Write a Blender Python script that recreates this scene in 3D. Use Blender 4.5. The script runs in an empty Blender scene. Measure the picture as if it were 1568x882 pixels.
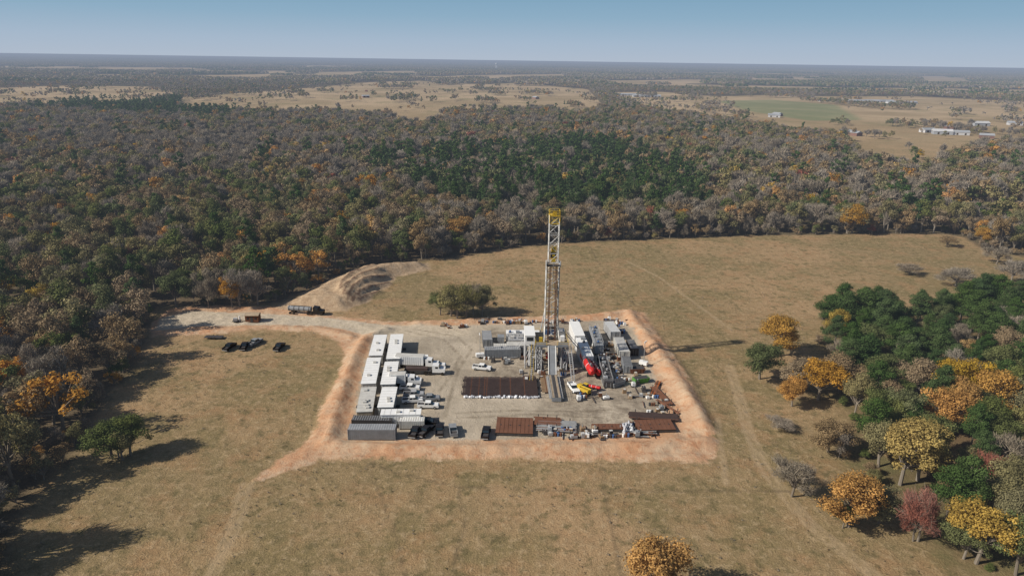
import bpy, math, random
import numpy as np
from mathutils import Vector
random.seed(7); rng=np.random.default_rng(7)
scene=bpy.context.scene
# ---------------------------------------------------------------- camera
H=90.0; F=1046.0; P=math.radians(18.45); R=math.radians(0.84)
fwd=Vector((0,math.cos(P),-math.sin(P))); rt0=Vector((1,0,0)); up0=Vector((0,math.sin(P),math.cos(P)))
rt=rt0*math.cos(R)+up0*math.sin(R); up=up0*math.cos(R)-rt0*math.sin(R)
cam=bpy.data.cameras.new("camera"); cam.lens=24.02; cam.sensor_width=36; cam.clip_start=1; cam.clip_end=200000
co=bpy.data.objects.new("camera",cam); scene.collection.objects.link(co)
from mathutils import Matrix
m=Matrix((rt,up,-fwd)).transposed().to_4x4(); m.translation=Vector((0,0,H)); co.matrix_world=m
scene.camera=co
def G(px,py,z=0.0):
    """surveyed ground position (metres) of a point seen in the aerial photo"""
    d=fwd+rt*((px-784)/F)+up*((441-py)/F); t=(z-H)/d.z
    return (d.x*t,d.y*t)
def poly(l): return np.array([G(*p) for p in l])
# ---------------------------------------------------------------- light
EL=math.radians(35); az=math.radians(196.5)
sd=Vector((math.cos(az)*math.cos(EL),math.sin(az)*math.cos(EL),math.sin(EL)))
sl=bpy.data.lights.new("sun","SUN"); sl.energy=5.0; sl.angle=math.radians(0.5); sl.color=(1,0.93,0.83)
so=bpy.data.objects.new("sun",sl); scene.collection.objects.link(so)
so.rotation_euler=sd.to_track_quat('Z','Y').to_euler(); so.location=(0,0,300)
w=bpy.data.worlds.new("World"); scene.world=w; w.use_nodes=True; nt=w.node_tree
bg=nt.nodes["Background"]; sky=nt.nodes.new("ShaderNodeTexSky"); sky.sky_type='NISHITA'; sky.sun_disc=False
sky.sun_elevation=EL; sky.sun_rotation=math.atan2(sd.x,sd.y)%(2*math.pi); sky.air_density=1.0; sky.dust_density=1.5; sky.ozone_density=2.0
tcw=nt.nodes.new("ShaderNodeTexCoord"); sp=nt.nodes.new("ShaderNodeSeparateXYZ"); nt.links.new(tcw.outputs["Generated"],sp.inputs[0])
rp=nt.nodes.new("ShaderNodeValToRGB"); nt.links.new(sp.outputs[2],rp.inputs[0]); els=rp.color_ramp.elements
els[0].position=0.0; els[0].color=(.43,.50,.60,1)
els[1].position=0.10; els[1].color=(.185,.35,.50,1)
e=els.new(0.022); e.color=(.38,.48,.60,1)
e=els.new(0.055); e.color=(.27,.42,.555,1)
sc_w=nt.nodes.new("ShaderNodeVectorMath"); sc_w.operation='SCALE'; nt.links.new(rp.outputs[0],sc_w.inputs[0]); sc_w.inputs["Scale"].default_value=1/0.07
mr=nt.nodes.new("ShaderNodeMapRange"); nt.links.new(sp.outputs[2],mr.inputs[0]); mr.inputs[1].default_value=.08; mr.inputs[2].default_value=.22
mx=nt.nodes.new("ShaderNodeMix"); mx.data_type='RGBA'
nt.links.new(mr.outputs[0],mx.inputs[0]); nt.links.new(sc_w.outputs[0],mx.inputs[6]); nt.links.new(sky.outputs[0],mx.inputs[7]); nt.links.new(mx.outputs[2],bg.inputs[0])
bg.inputs[1].default_value=0.07
vs=scene.view_settings; vs.view_transform='Standard'; vs.look='None'; vs.exposure=0
# ---------------------------------------------------------------- node helpers
class NT:
    def __init__(s,name):
        s.m=bpy.data.materials.new(name); s.m.use_nodes=True; s.t=s.m.node_tree; s.t.nodes.clear()
        s.out=s.t.nodes.new("ShaderNodeOutputMaterial")
    def n(s,ty,**k):
        x=s.t.nodes.new(ty)
        for a,b in k.items(): setattr(x,a,b)
        return x
    def put(s,sock,v):
        if isinstance(v,bpy.types.NodeSocket): s.t.links.new(v,sock)
        elif isinstance(v,tuple) and len(v)==3 and sock.type=='RGBA': sock.default_value=(*v,1)
        else: sock.default_value=v
    def math(s,op,a,b=0.0,clamp=False):
        x=s.n("ShaderNodeMath",operation=op,use_clamp=clamp); s.put(x.inputs[0],a); s.put(x.inputs[1],b); return x.outputs[0]
    def mix(s,f,a,b,bt='MIX'):
        x=s.n("ShaderNodeMix",data_type='RGBA',blend_type=bt); s.put(x.inputs[0],f); s.put(x.inputs[6],a); s.put(x.inputs[7],b); return x.outputs[2]
    def noise(s,sc,det=3,vec=None,rough=0.5):
        x=s.n("ShaderNodeTexNoise"); x.inputs["Scale"].default_value=sc; x.inputs["Detail"].default_value=det; x.inputs["Roughness"].default_value=rough
        if vec is not None: s.put(x.inputs["Vector"],vec)
        return x.outputs["Fac"]
    def rng(s,v,a,b,c=0.0,d=1.0,st='LINEAR'):
        x=s.n("ShaderNodeMapRange",interpolation_type=st); s.put(x.inputs[0],v)
        for i,q in enumerate((a,b,c,d)): x.inputs[1+i].default_value=q
        return x.outputs[0]
    def attr(s,nm):
        x=s.n("ShaderNodeAttribute",attribute_name=nm); return x.outputs["Fac"]
    def finish(s,sh,painted_haze=True):
        if painted_haze:
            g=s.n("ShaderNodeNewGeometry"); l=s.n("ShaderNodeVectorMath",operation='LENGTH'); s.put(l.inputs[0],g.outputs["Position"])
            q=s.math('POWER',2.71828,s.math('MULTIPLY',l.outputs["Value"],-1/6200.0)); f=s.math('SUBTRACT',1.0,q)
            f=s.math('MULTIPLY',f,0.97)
            em=s.n("ShaderNodeEmission"); em.inputs[0].default_value=(0.265,0.315,0.41,1); em.inputs[1].default_value=1  # aerial haze painted into the material as emission, growing with distance from origin
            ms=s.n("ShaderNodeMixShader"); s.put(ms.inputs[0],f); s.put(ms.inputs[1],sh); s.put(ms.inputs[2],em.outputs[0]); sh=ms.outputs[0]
        s.t.links.new(sh,s.out.inputs[0]); return s.m
def paint(name,c,rough=0.6,metal=0.0,var=0.25,sc=0.8,dirt=(0.30,0.22,0.15),da=0.25,painted_haze=False):
    s=NT(name); g=s.n("ShaderNodeNewGeometry").outputs["Position"]
    n1=s.noise(sc,4,g); n2=s.noise(sc*6,2,g)
    col=s.mix(s.rng(n1,0.3,0.7,0,1),tuple(x*(1-var) for x in c),c)
    col=s.mix(s.math('MULTIPLY',s.rng(n2,0.45,0.75),da),col,dirt)
    b=s.n("ShaderNodeBsdfPrincipled"); s.put(b.inputs["Base Color"],col); b.inputs["Roughness"].default_value=rough; b.inputs["Metallic"].default_value=metal
    b.inputs["Specular IOR Level"].default_value=0.3
    return s.finish(b.outputs[0],painted_haze)
M={}
M['white']=paint("white_paint",(0.82,0.82,0.80),0.5,var=.08,da=.1)
M['offw']=paint("weathered_white_paint",(0.58,0.57,0.53),0.6,var=.2)
M['grey']=paint("grey_paint",(0.27,0.29,0.31),0.6)
M['lgrey']=paint("light_grey_paint",(0.42,0.43,0.44),0.6)
M['steel']=paint("galvanised_steel",(0.40,0.41,0.41),0.5,0.3)
M['mast']=paint("mast_steel",(0.55,0.55,0.53),0.5,0.1,da=.1)
M['dark']=paint("dark_steel",(0.06,0.06,0.065),0.6)
M['pipe']=paint("drill_pipe_steel",(0.085,0.062,0.058),0.55,0.2,da=.35,dirt=(0.14,0.075,0.05))
M['rust']=paint("rusty_steel",(0.19,0.085,0.05),0.8,sc=.5,dirt=(.1,.06,.05),da=.6)
M['yellow']=paint("yellow_paint",(0.62,0.42,0.04),0.5)
M['red']=paint("red_paint",(0.62,0.03,0.03),0.45,da=.1)
M['orange']=paint("orange_paint",(0.55,0.16,0.04),0.5)
M['green']=paint("green_paint",(0.10,0.30,0.06),0.5)
M['blue']=paint("blue_paint",(0.07,0.16,0.36),0.5)
M['black']=paint("black_paint",(0.015,0.015,0.018),0.3,da=.1)
M['rubber']=paint("tyre_rubber",(0.02,0.02,0.02),0.9,da=.3)
M['tan']=paint("tan_paint",(0.42,0.33,0.23),0.7)
M['wood']=paint("timber",(0.30,0.20,0.12),0.85)
M['tarp']=paint("plastic_sheet",(0.62,0.64,0.68),0.35,var=.3)
s=NT("window_glass"); b=s.n("ShaderNodeBsdfPrincipled"); b.inputs["Base Color"].default_value=(0.02,0.03,0.04,1); b.inputs["Roughness"].default_value=0.08; M['glass']=s.finish(b.outputs[0],False)
M['farwhite']=paint("barn_white",(0.62,0.62,0.62),0.6,painted_haze=True,sc=.05)
M['fargrey']=paint("barn_grey",(0.38,0.40,0.42),0.6,painted_haze=True,sc=.05)
M['farred']=paint("barn_brown",(0.22,0.12,0.09),0.7,painted_haze=True,sc=.05)
# ---------------------------------------------------------------- mesh builder
class MB:
    def __init__(s): s.v=[];s.f=[];s.k=[];s.names=[]
    def mi(s,m):
        if m not in s.names: s.names.append(m)
        return s.names.index(m)
    def add(s,vs,fs,m):
        o=len(s.v); s.v+= [tuple(x) for x in vs]; i=s.mi(m)
        for f in fs: s.f.append([o+a for a in f]); s.k.append(i)
    def box(s,x,y,z,sx,sy,sz,m,rz=0.0):
        c,sn=math.cos(rz),math.sin(rz); vs=[]
        for dz in (0,sz):
            for dx,dy in ((-1,-1),(1,-1),(1,1),(-1,1)):
                a,b=dx*sx/2,dy*sy/2; vs.append((x+a*c-b*sn,y+a*sn+b*c,z+dz))
        s.add(vs,[(3,2,1,0),(4,5,6,7),(0,1,5,4),(1,2,6,5),(2,3,7,6),(3,0,4,7)],m)
    def cyl(s,p,q,r,m,n=8,r2=None):
        p=Vector(p);q=Vector(q);d=(q-p).normalized(); a=d.orthogonal().normalized(); b=d.cross(a); r2=r if r2 is None else r2
        vs=[]
        for c,rr in ((p,r),(q,r2)):
            for i in range(n):
                t=2*math.pi*(i+.5)/n; vs.append(c+a*math.cos(t)*rr+b*math.sin(t)*rr)
        s.add(vs,[(i,(i+1)%n,n+(i+1)%n,n+i) for i in range(n)]+[tuple(range(n))[::-1],tuple(range(n,2*n))],m)
    def beam(s,p,q,w_,m): s.cyl(p,q,w_*0.7,m,4)
    def ext(s,prof,y0,y1,m):
        n=len(prof); vs=[(x,y0,z) for x,z in prof]+[(x,y1,z) for x,z in prof]
        s.add(vs,[(i,(i+1)%n,n+(i+1)%n,n+i) for i in range(n)]+[tuple(range(n))[::-1],tuple(range(n,2*n))],m)
    def rail(s,pts,m,h=1.1,w_=0.07):
        for a,b in zip(pts,pts[1:]):
            a=Vector(a);b=Vector(b);u=Vector((0,0,h))
            s.beam(a+u,b+u,w_,m); s.beam(a+u*.5,b+u*.5,w_*.8,m)
            k=max(1,int((b-a).length/2))
            for i in range(k+1):
                p=a.lerp(b,i/k); s.beam(p,p+u,w_,m)
    def mesh(s,name):
        me=bpy.data.meshes.new(name); me.from_pydata(s.v,[],s.f)
        for n_ in s.names: me.materials.append(M[n_])
        me.polygons.foreach_set("material_index",s.k); me.update(); return me
def obj(name,me,loc=(0,0,0),rz=0.0,sc=(1,1,1)):
    o=bpy.data.objects.new(name,me); scene.collection.objects.link(o); o.location=loc; o.rotation_euler=(0,0,rz); o.scale=sc; return o
def at(name,me,px,py,rz=0.0,z=0.0):
    x,y=G(px,py,z); return obj(name,me,(x,y,0.03),rz)
# ---------------------------------------------------------------- polygons
def sdist(Pt,pl):
    n=len(pl); D=np.full(len(Pt),1e18); ins=np.zeros(len(Pt),bool); x=Pt[:,0];y=Pt[:,1]
    for i in range(n):
        a=pl[i];b=pl[(i+1)%n]; ab=b-a
        t=np.clip(((x-a[0])*ab[0]+(y-a[1])*ab[1])/(ab@ab+1e-12),0,1)
        d=(x-a[0]-t*ab[0])**2+(y-a[1]-t*ab[1])**2; D=np.minimum(D,d)
        c=(a[1]>y)!=(b[1]>y); xi=a[0]+(y-a[1])*ab[0]/(ab[1] if abs(ab[1])>1e-12 else 1e-12); ins^=(c&(x<xi))
    D=np.sqrt(D); return np.where(ins,D,-D)
def ldist(Pt,pl):
    D=np.full(len(Pt),1e18); x=Pt[:,0];y=Pt[:,1]
    for a,b in zip(pl,pl[1:]):
        ab=b-a; t=np.clip(((x-a[0])*ab[0]+(y-a[1])*ab[1])/(ab@ab+1e-12),0,1)
        D=np.minimum(D,(x-a[0]-t*ab[0])**2+(y-a[1]-t*ab[1])**2)
    return np.sqrt(D)
def hsh(i,j,sd_):
    q=np.sin(i*127.1+j*311.7+sd_*74.7)*43758.5453; return q-np.floor(q)
def vnoise(x,y,sd_=0):
    i=np.floor(x);j=np.floor(y);fx=x-i;fy=y-j; fx=fx*fx*(3-2*fx);fy=fy*fy*(3-2*fy)
    return (hsh(i,j,sd_)*(1-fx)+hsh(i+1,j,sd_)*fx)*(1-fy)+(hsh(i,j+1,sd_)*(1-fx)+hsh(i+1,j+1,sd_)*fx)*fy
def fb(x,y,sd_=0): return (vnoise(x,y,sd_)+.5*vnoise(x*2.1,y*2.1,sd_+1)+.25*vnoise(x*4.3,y*4.3,sd_+2))/1.75
main=np.vstack([poly([(-10,900),(10,860),(28,800),(60,748),(98,708),(132,672),(150,632),(168,600),(205,562),(222,525),(226,500),(232,480),(250,468),(330,471),(360,469),(430,462),(470,446),(510,426),(560,409),(600,404),(690,396),(760,383),(840,374),(1000,367),(1150,361),(1300,359),(1450,359),(1478,364),(1500,380),(1568,394),(1700,402),(1760,700)]),np.array([[140,60],[-85,60]])])
T=15
fields=[poly(l) for l in [
 [(265,160,T),(290,148),(380,142),(460,136),(560,127),(640,124),(690,129),(760,129),(800,127),(860,134),(900,137),(930,156,T),(890,166,T),(820,160,T),(740,165,T),(650,161,T),(560,169,T),(500,163,T),(420,165,T),(330,162,T)],
 [(-200,134),(0,135),(110,131),(250,134),(285,141,T),(180,153,T),(0,154,T),(-200,154,T)],
 [(930,142),(1010,141),(1100,148),(1180,146),(1260,148),(1400,148),(1568,156),(1900,163),(1900,215,T),(1568,204,T),(1490,212,T),(1440,234,T),(1400,242,T),(1335,230,T),(1310,207,T),(1300,198,T),(1230,193,T),(1100,173,T),(1000,162,T)],
 [(1405,117),(1470,117),(1490,128),(1410,130)],[(300,116),(420,114),(440,121),(310,123)],[(630,160),(690,170,T),(640,182,T),(590,172,T)],
 [(1150,119),(1260,117),(1265,125),(1150,127)],[(480,111),(640,109),(640,115),(490,117)],[(1480,285,T),(1568,285,T),(1568,302,T),(1480,300,T)],
 [(700,116),(860,114),(870,120),(705,121)],[(60,116),(190,114),(200,120),(70,121)],[(930,124),(1080,122),(1085,128),(940,130)]]]
greenf=poly([(1100,155),(1180,153),(1280,161),(1322,177,8),(1240,178,8),(1140,163,8)])
grove=np.vstack([poly([(1262,488),(1330,482),(1420,478),(1500,470),(1568,462),(1720,460),(1720,900),(1560,884),(1480,872),(1430,838),(1380,800),(1335,740),(1300,700),(1300,620),(1270,560)])])
soil=poly([(455,690),(480,665),(495,620),(518,578),(528,545),(515,520),(480,508),(400,506),(320,512),(235,516),(228,500),(260,472),(330,468),(430,470),(520,485),(600,493),(700,489),(900,483),(955,474),(985,478),(1012,520),(1045,565),(1065,605),(1085,645),(1102,685),(1085,708),(900,705),(700,703),(560,704),(490,704),(440,722),(385,738),(405,722),(430,698)])
pad=poly([(537,672),(545,610),(557,560),(572,515),(600,503),(700,499),(940,490),(970,505),(996,560),(1016,610),(1032,660),(900,670),(700,674)])
road=poly([(238,507),(245,488),(290,477),(360,479),(450,483),(520,489),(600,499),(720,499),(720,514),(640,516),(560,514),(500,500),(400,498),(300,500)])
mound=poly([(415,473),(450,457),(500,430),(545,412),(600,406),(655,402),(660,412),(610,424),(590,440),(562,462),(530,477),(480,478)])
berms=[(poly([(590,506),(560,520),(543,548),(530,585),(514,630),(502,676)]),1.4,2.2),(poly([(502,680),(600,688),(800,688),(1000,684),(1085,676)]),1.0,1.8),
 (poly([(962,481),(1000,530),(1032,575),(1056,615),(1078,655)]),1.8,2.6),(poly([(486,672),(505,620),(522,580)]),.9,1.5),(poly([(980,485),(1020,535),(1060,590)]),.7,1.2),
 (poly([(640,497),(760,491),(900,486),(960,480)]),1.1,1.8),(poly([(235,512),(320,508),(420,503),(500,506),(540,518)]),.7,1.6),(poly([(520,700),(700,699),(900,700),(1070,700)]),.4,1.0)]
ridges=[poly([(528,464),(532,450),(548,436),(580,424)]),poly([(534,466),(541,453),(558,440),(590,429)]),poly([(541,466),(552,455),(569,445),(594,435)]),poly([(549,465),(562,456),(580,448)]),poly([(522,458),(525,444),(540,431),(572,419)])]
tracks=[poly([(1112,560),(1125,600),(1140,660),(1165,720),(1230,800),(1330,880)]),poly([(1120,560),(1134,600),(1150,660),(1178,720),(1245,800),(1345,880)]),
 poly([(330,882),(355,830),(375,780),(385,740)]),poly([(318,882),(342,830),(360,780),(372,740)]),poly([(1120,505),(1010,425),(960,400)]),poly([(1098,640),(1106,700),(1112,740)])]
lines=[poly([(900,372),(915,400),(945,435),(975,470)]),poly([(555,700),(600,722),(700,745),(850,750),(1060,752),(1240,752)]),poly([(560,705),(600,800),(620,880)]),poly([(920,705),(935,800),(950,880)]),poly([(690,880),(712,800),(700,745)]),
 poly([(620,506),(680,520),(705,545),(690,575),(672,600)]),poly([(640,505),(700,515),(722,535),(700,570),(680,640)]),poly([(700,632),(800,628),(900,630),(960,625)]),poly([(700,640),(820,634),(930,640)])]
def clearing(Pt):
    c=sdist(Pt,main)
    for f in fields: c=np.maximum(c,sdist(Pt,f))
    d=np.hypot(Pt[:,0],Pt[:,1])
    n=fb(Pt[:,0]/1500+3.3,Pt[:,1]/800+1.7,5)
    c=np.maximum(c,np.where(d>2600,(n-.60)*1200,-1e3))
    return c
# ---------------------------------------------------------------- ground
def axis(lo,hi,far_lo,far_hi,g=1.035,step=1.0):
    a=list(np.arange(lo,hi+.01,step)); x=hi;s_=step
    while x<far_hi: s_*=g; x+=s_; a.append(x)
    b=[];x=lo;s_=step
    while x>far_lo: s_*=g; x-=s_; b.append(x)
    return np.array(b[::-1]+a)
X=axis(-165,190,-70000,70000); Y=axis(95,335,-3000,90000)
XX,YY=np.meshgrid(X,Y); Pt=np.stack([XX.ravel(),YY.ravel()],1)
near=(np.abs(Pt[:,0])<400)&(Pt[:,1]<600)&(Pt[:,1]>0); NP=Pt[near]
def nearf(fn,default=-1e3):
    a=np.full(len(Pt),default); a[near]=fn(NP); return a
A={}
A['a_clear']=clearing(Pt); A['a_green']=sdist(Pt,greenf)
A['a_soil']=nearf(lambda p:sdist(p,soil)); A['a_pad']=nearf(lambda p:sdist(p,pad)); A['a_road']=nearf(lambda p:sdist(p,road)); A['a_mound']=nearf(lambda p:sdist(p,mound)); A['a_grove']=nearf(lambda p:sdist(p,grove))
def mind(ls):
    def f(p):
        D=np.full(len(p),1e9)
        for t in ls: D=np.minimum(D,ldist(p,t))
        return -D
    return f
A['a_track']=nearf(mind(tracks)); A['a_ridge']=nearf(mind(ridges)); A['a_line']=nearf(mind(lines))
workz=poly([(740,505),(930,500),(975,560),(1010,640),(900,660),(850,620),(740,570)]); A['a_work']=nearf(lambda p:sdist(p,workz))
Z=np.zeros(len(Pt)); zz=np.zeros(len(NP))
for pl,h,wd in berms:
    d=ldist(NP,pl); zz=np.maximum(zz,h*np.exp(-(d/wd)**2)*(.55+.8*fb(NP[:,0]/3.5,NP[:,1]/3.5,9)))
sm=np.clip(sdist(NP,mound)/9,0,1); zz+=3.6*sm*sm*(3-2*sm)+sm*1.0*(fb(NP[:,0]/3,NP[:,1]/5,19)-.5)
for i,t in enumerate(ridges): zz+= (1.0)*np.exp(-(ldist(NP,t)/1.3)**2)
off=np.clip(-sdist(NP,pad)/3,0,1); zz+=off*.14*(fb(NP[:,0]/2.2,NP[:,1]/2.2,4)-.5)*2
so_=np.clip(sdist(NP,soil)/2,0,1)*off; zz+=so_*.8*(fb(NP[:,0]/2.6,NP[:,1]/2.6,14)-.35)
Z[near]=zz
def np_mesh(name,V,Q,mats,mi=None,attrs=None,dom='POINT'):
    me=bpy.data.meshes.new(name); me.vertices.add(len(V)); me.vertices.foreach_set("co",np.asarray(V,np.float32).ravel())
    me.loops.add(Q.size); me.loops.foreach_set("vertex_index",Q.astype(np.int32).ravel())
    me.polygons.add(len(Q)); me.polygons.foreach_set("loop_start",(np.arange(len(Q))*4).astype(np.int32))
    for q in mats: me.materials.append(q)
    if mi is not None: me.polygons.foreach_set("material_index",mi.astype(np.int32))
    me.update(calc_edges=True)
    for k,a in (attrs or {}).items():
        at_=me.attributes.new(k,'FLOAT',dom); at_.data.foreach_set("value",np.asarray(a,np.float32))
    return me
nx,ny=len(X),len(Y); idx=np.arange(nx*ny).reshape(ny,nx)
Q=np.stack([idx[:-1,:-1],idx[:-1,1:],idx[1:,1:],idx[1:,:-1]],-1).reshape(-1,4)
s=NT("ground_surface"); gp=s.n("ShaderNodeNewGeometry").outputs["Position"]
nB=s.noise(.012,4,gp,.6); nM=s.noise(.09,4,gp,.6); nS=s.noise(.6,4,gp,.65); nF=s.noise(3.0,3,gp,.7); nX=s.noise(.0016,4,gp); nP=s.noise(.28,4,gp,.72); nL=s.noise(.035,5,gp,.65)
col=s.mix(s.rng(nB,.42,.58),(0.255,0.190,0.097),(0.365,0.245,0.132))
col=s.mix(s.math('MULTIPLY',s.rng(nL,.47,.58),.8),col,(0.215,0.168,0.080))
col=s.mix(s.math('MULTIPLY',s.rng(nM,.50,.66),.65),col,(0.335,0.205,0.105))
col=s.mix(s.math('MULTIPLY',s.rng(nS,.50,.68),.6),col,(0.46,0.34,0.20))
col=s.mix(s.math('MULTIPLY',s.rng(nP,.52,.66),.75),col,(0.140,0.115,0.055))
col=s.mix(1.0,col,s.mix(s.rng(nF,.3,.7),(.65,.65,.65),(1.28,1.28,1.28)),'MULTIPLY')
def msk(a,w_,amp,big=nS):
    v=s.math('ADD',s.attr(a),s.math('MULTIPLY',s.math('SUBTRACT',big,.5),amp)); return s.rng(v,-w_,w_,0,1,'SMOOTHSTEP')
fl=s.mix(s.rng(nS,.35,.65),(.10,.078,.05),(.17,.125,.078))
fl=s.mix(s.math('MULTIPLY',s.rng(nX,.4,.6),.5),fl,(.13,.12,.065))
dist=s.n("ShaderNodeVectorMath",operation='LENGTH'); s.put(dist.inputs[0],gp)
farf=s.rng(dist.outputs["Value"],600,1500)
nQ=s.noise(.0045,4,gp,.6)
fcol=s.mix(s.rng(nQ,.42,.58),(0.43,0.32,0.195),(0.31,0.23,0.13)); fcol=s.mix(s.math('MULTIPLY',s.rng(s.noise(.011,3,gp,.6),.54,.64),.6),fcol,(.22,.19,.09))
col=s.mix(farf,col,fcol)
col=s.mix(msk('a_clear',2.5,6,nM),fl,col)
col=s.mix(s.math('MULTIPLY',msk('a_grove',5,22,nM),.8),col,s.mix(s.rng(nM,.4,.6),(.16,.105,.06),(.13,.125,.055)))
sc_=s.mix(s.rng(nM,.35,.65),(0.52,0.29,0.16),(0.51,0.365,0.24)); sc_=s.mix(s.math('MULTIPLY',s.rng(nS,.5,.68),.7),sc_,(0.40,0.18,0.085)); sc_=s.mix(s.math('MULTIPLY',s.rng(nP,.52,.66),.65),sc_,(0.56,0.43,0.29))
col=s.mix(msk('a_soil',.8,7,nP),col,sc_)
pc=s.mix(s.rng(nM,.35,.65),(0.38,0.32,0.24),(0.50,0.425,0.325)); pc=s.mix(s.math('MULTIPLY',s.rng(s.noise(.05,4,gp,.6),.50,.60),.6),pc,(0.27,0.225,0.168))
pc=s.mix(s.math('MULTIPLY',s.rng(nS,.58,.70),.5),pc,(0.22,0.18,0.135))
wk=s.math('MULTIPLY',msk('a_work',4,10,nP),s.rng(nP,.42,.60)); pc=s.mix(s.math('MULTIPLY',wk,.65),pc,(0.17,0.135,0.10))
col=s.mix(msk('a_pad',.8,4),col,pc)
mc_=s.mix(s.rng(nS,.4,.6),(0.50,0.37,0.24),(0.41,0.29,0.18)); mc_=s.mix(s.math('MULTIPLY',s.rng(nP,.5,.64),.7),mc_,(0.29,0.195,0.12))
col=s.mix(msk('a_mound',1.0,8,nM),col,mc_)
col=s.mix(msk('a_road',.8,3),col,s.mix(s.rng(nS,.4,.6),(0.55,0.465,0.35),(0.45,0.375,0.275)))
rv=s.math('ADD',s.attr('a_ridge'),s.math('MULTIPLY',s.math('SUBTRACT',nS,.5),2)); col=s.mix(s.math('MULTIPLY',s.rng(rv,-1.0,-.2),.85),col,(0.15,0.09,0.06))
tv=s.math('ADD',s.attr('a_track'),s.math('MULTIPLY',s.math('SUBTRACT',nP,.5),2.5)); col=s.mix(s.math('MULTIPLY',s.rng(tv,-1.1,-.2),.50),col,(0.44,0.325,0.20))
tv=s.math('ADD',s.attr('a_line'),s.math('MULTIPLY',s.math('SUBTRACT',nP,.5),1.5)); col=s.mix(s.math('MULTIPLY',s.rng(tv,-.8,-.1),.45),col,(0.12,0.09,0.055))
col=s.mix(s.math('MULTIPLY',msk('a_green',12,0),.7),col,s.mix(s.rng(nQ,.45,.55),(0.19,0.215,0.105),(0.155,0.195,0.09)))
hb=s.math('ADD',s.math('MULTIPLY',nS,.8),s.math('MULTIPLY',nF,.5))
bp=s.n("ShaderNodeBump"); bp.inputs["Strength"].default_value=.75; bp.inputs["Distance"].default_value=.5; s.put(bp.inputs["Height"],hb)
d=s.n("ShaderNodeBsdfDiffuse"); s.put(d.inputs["Color"],col); s.put(d.inputs["Normal"],bp.outputs[0])
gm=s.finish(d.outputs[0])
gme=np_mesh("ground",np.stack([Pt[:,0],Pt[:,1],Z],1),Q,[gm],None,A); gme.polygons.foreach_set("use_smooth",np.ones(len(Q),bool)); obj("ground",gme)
# ---------------------------------------------------------------- trees
def leafmat(name,c1,c2,tr=.22):
    s=NT(name); oi=s.n("ShaderNodeObjectInfo"); col=s.mix(oi.outputs["Random"],c1,c2)
    k=s.rng(s.attr("tint"),0,1,.55,1.4); hv=s.n("ShaderNodeHueSaturation"); s.put(hv.inputs["Color"],col); s.put(hv.inputs["Value"],k)
    r2=s.math('FRACT',s.math('MULTIPLY',oi.outputs["Random"],17.3)); s.put(hv.inputs["Saturation"],s.rng(r2,0,1,.85,1.12))
    d=s.n("ShaderNodeBsdfDiffuse"); s.put(d.inputs[0],hv.outputs[0]); 
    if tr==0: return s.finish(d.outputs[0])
    t=s.n("ShaderNodeBsdfTranslucent"); s.put(t.inputs[0],hv.outputs[0])
    ms=s.n("ShaderNodeMixShader"); ms.inputs[0].default_value=tr; s.put(ms.inputs[1],d.outputs[0]); s.put(ms.inputs[2],t.outputs[0])
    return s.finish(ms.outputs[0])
LM={'pine':leafmat("pine_needles",(.055,.098,.030),(.088,.130,.043)),
 'green':leafmat("green_leaves",(.115,.142,.050),(.165,.175,.068)),
 'olive':leafmat("olive_leaves",(.210,.195,.088),(.270,.230,.108)),
 'brown':leafmat("brown_leaves",(.275,.200,.108),(.315,.230,.135)),
 'grey':leafmat("bare_twigs",(.260,.222,.168),(.315,.265,.205),.15),
 'orange':leafmat("orange_leaves",(.50,.25,.065),(.42,.26,.085)),
 'yellow':leafmat("yellow_leaves",(.47,.29,.045),(.38,.275,.062)),
 'red':leafmat("red_leaves",(.31,.115,.075),(.28,.135,.10))}
BARK=leafmat("bark",(.19,.16,.125),(.24,.205,.16),.0)
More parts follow.
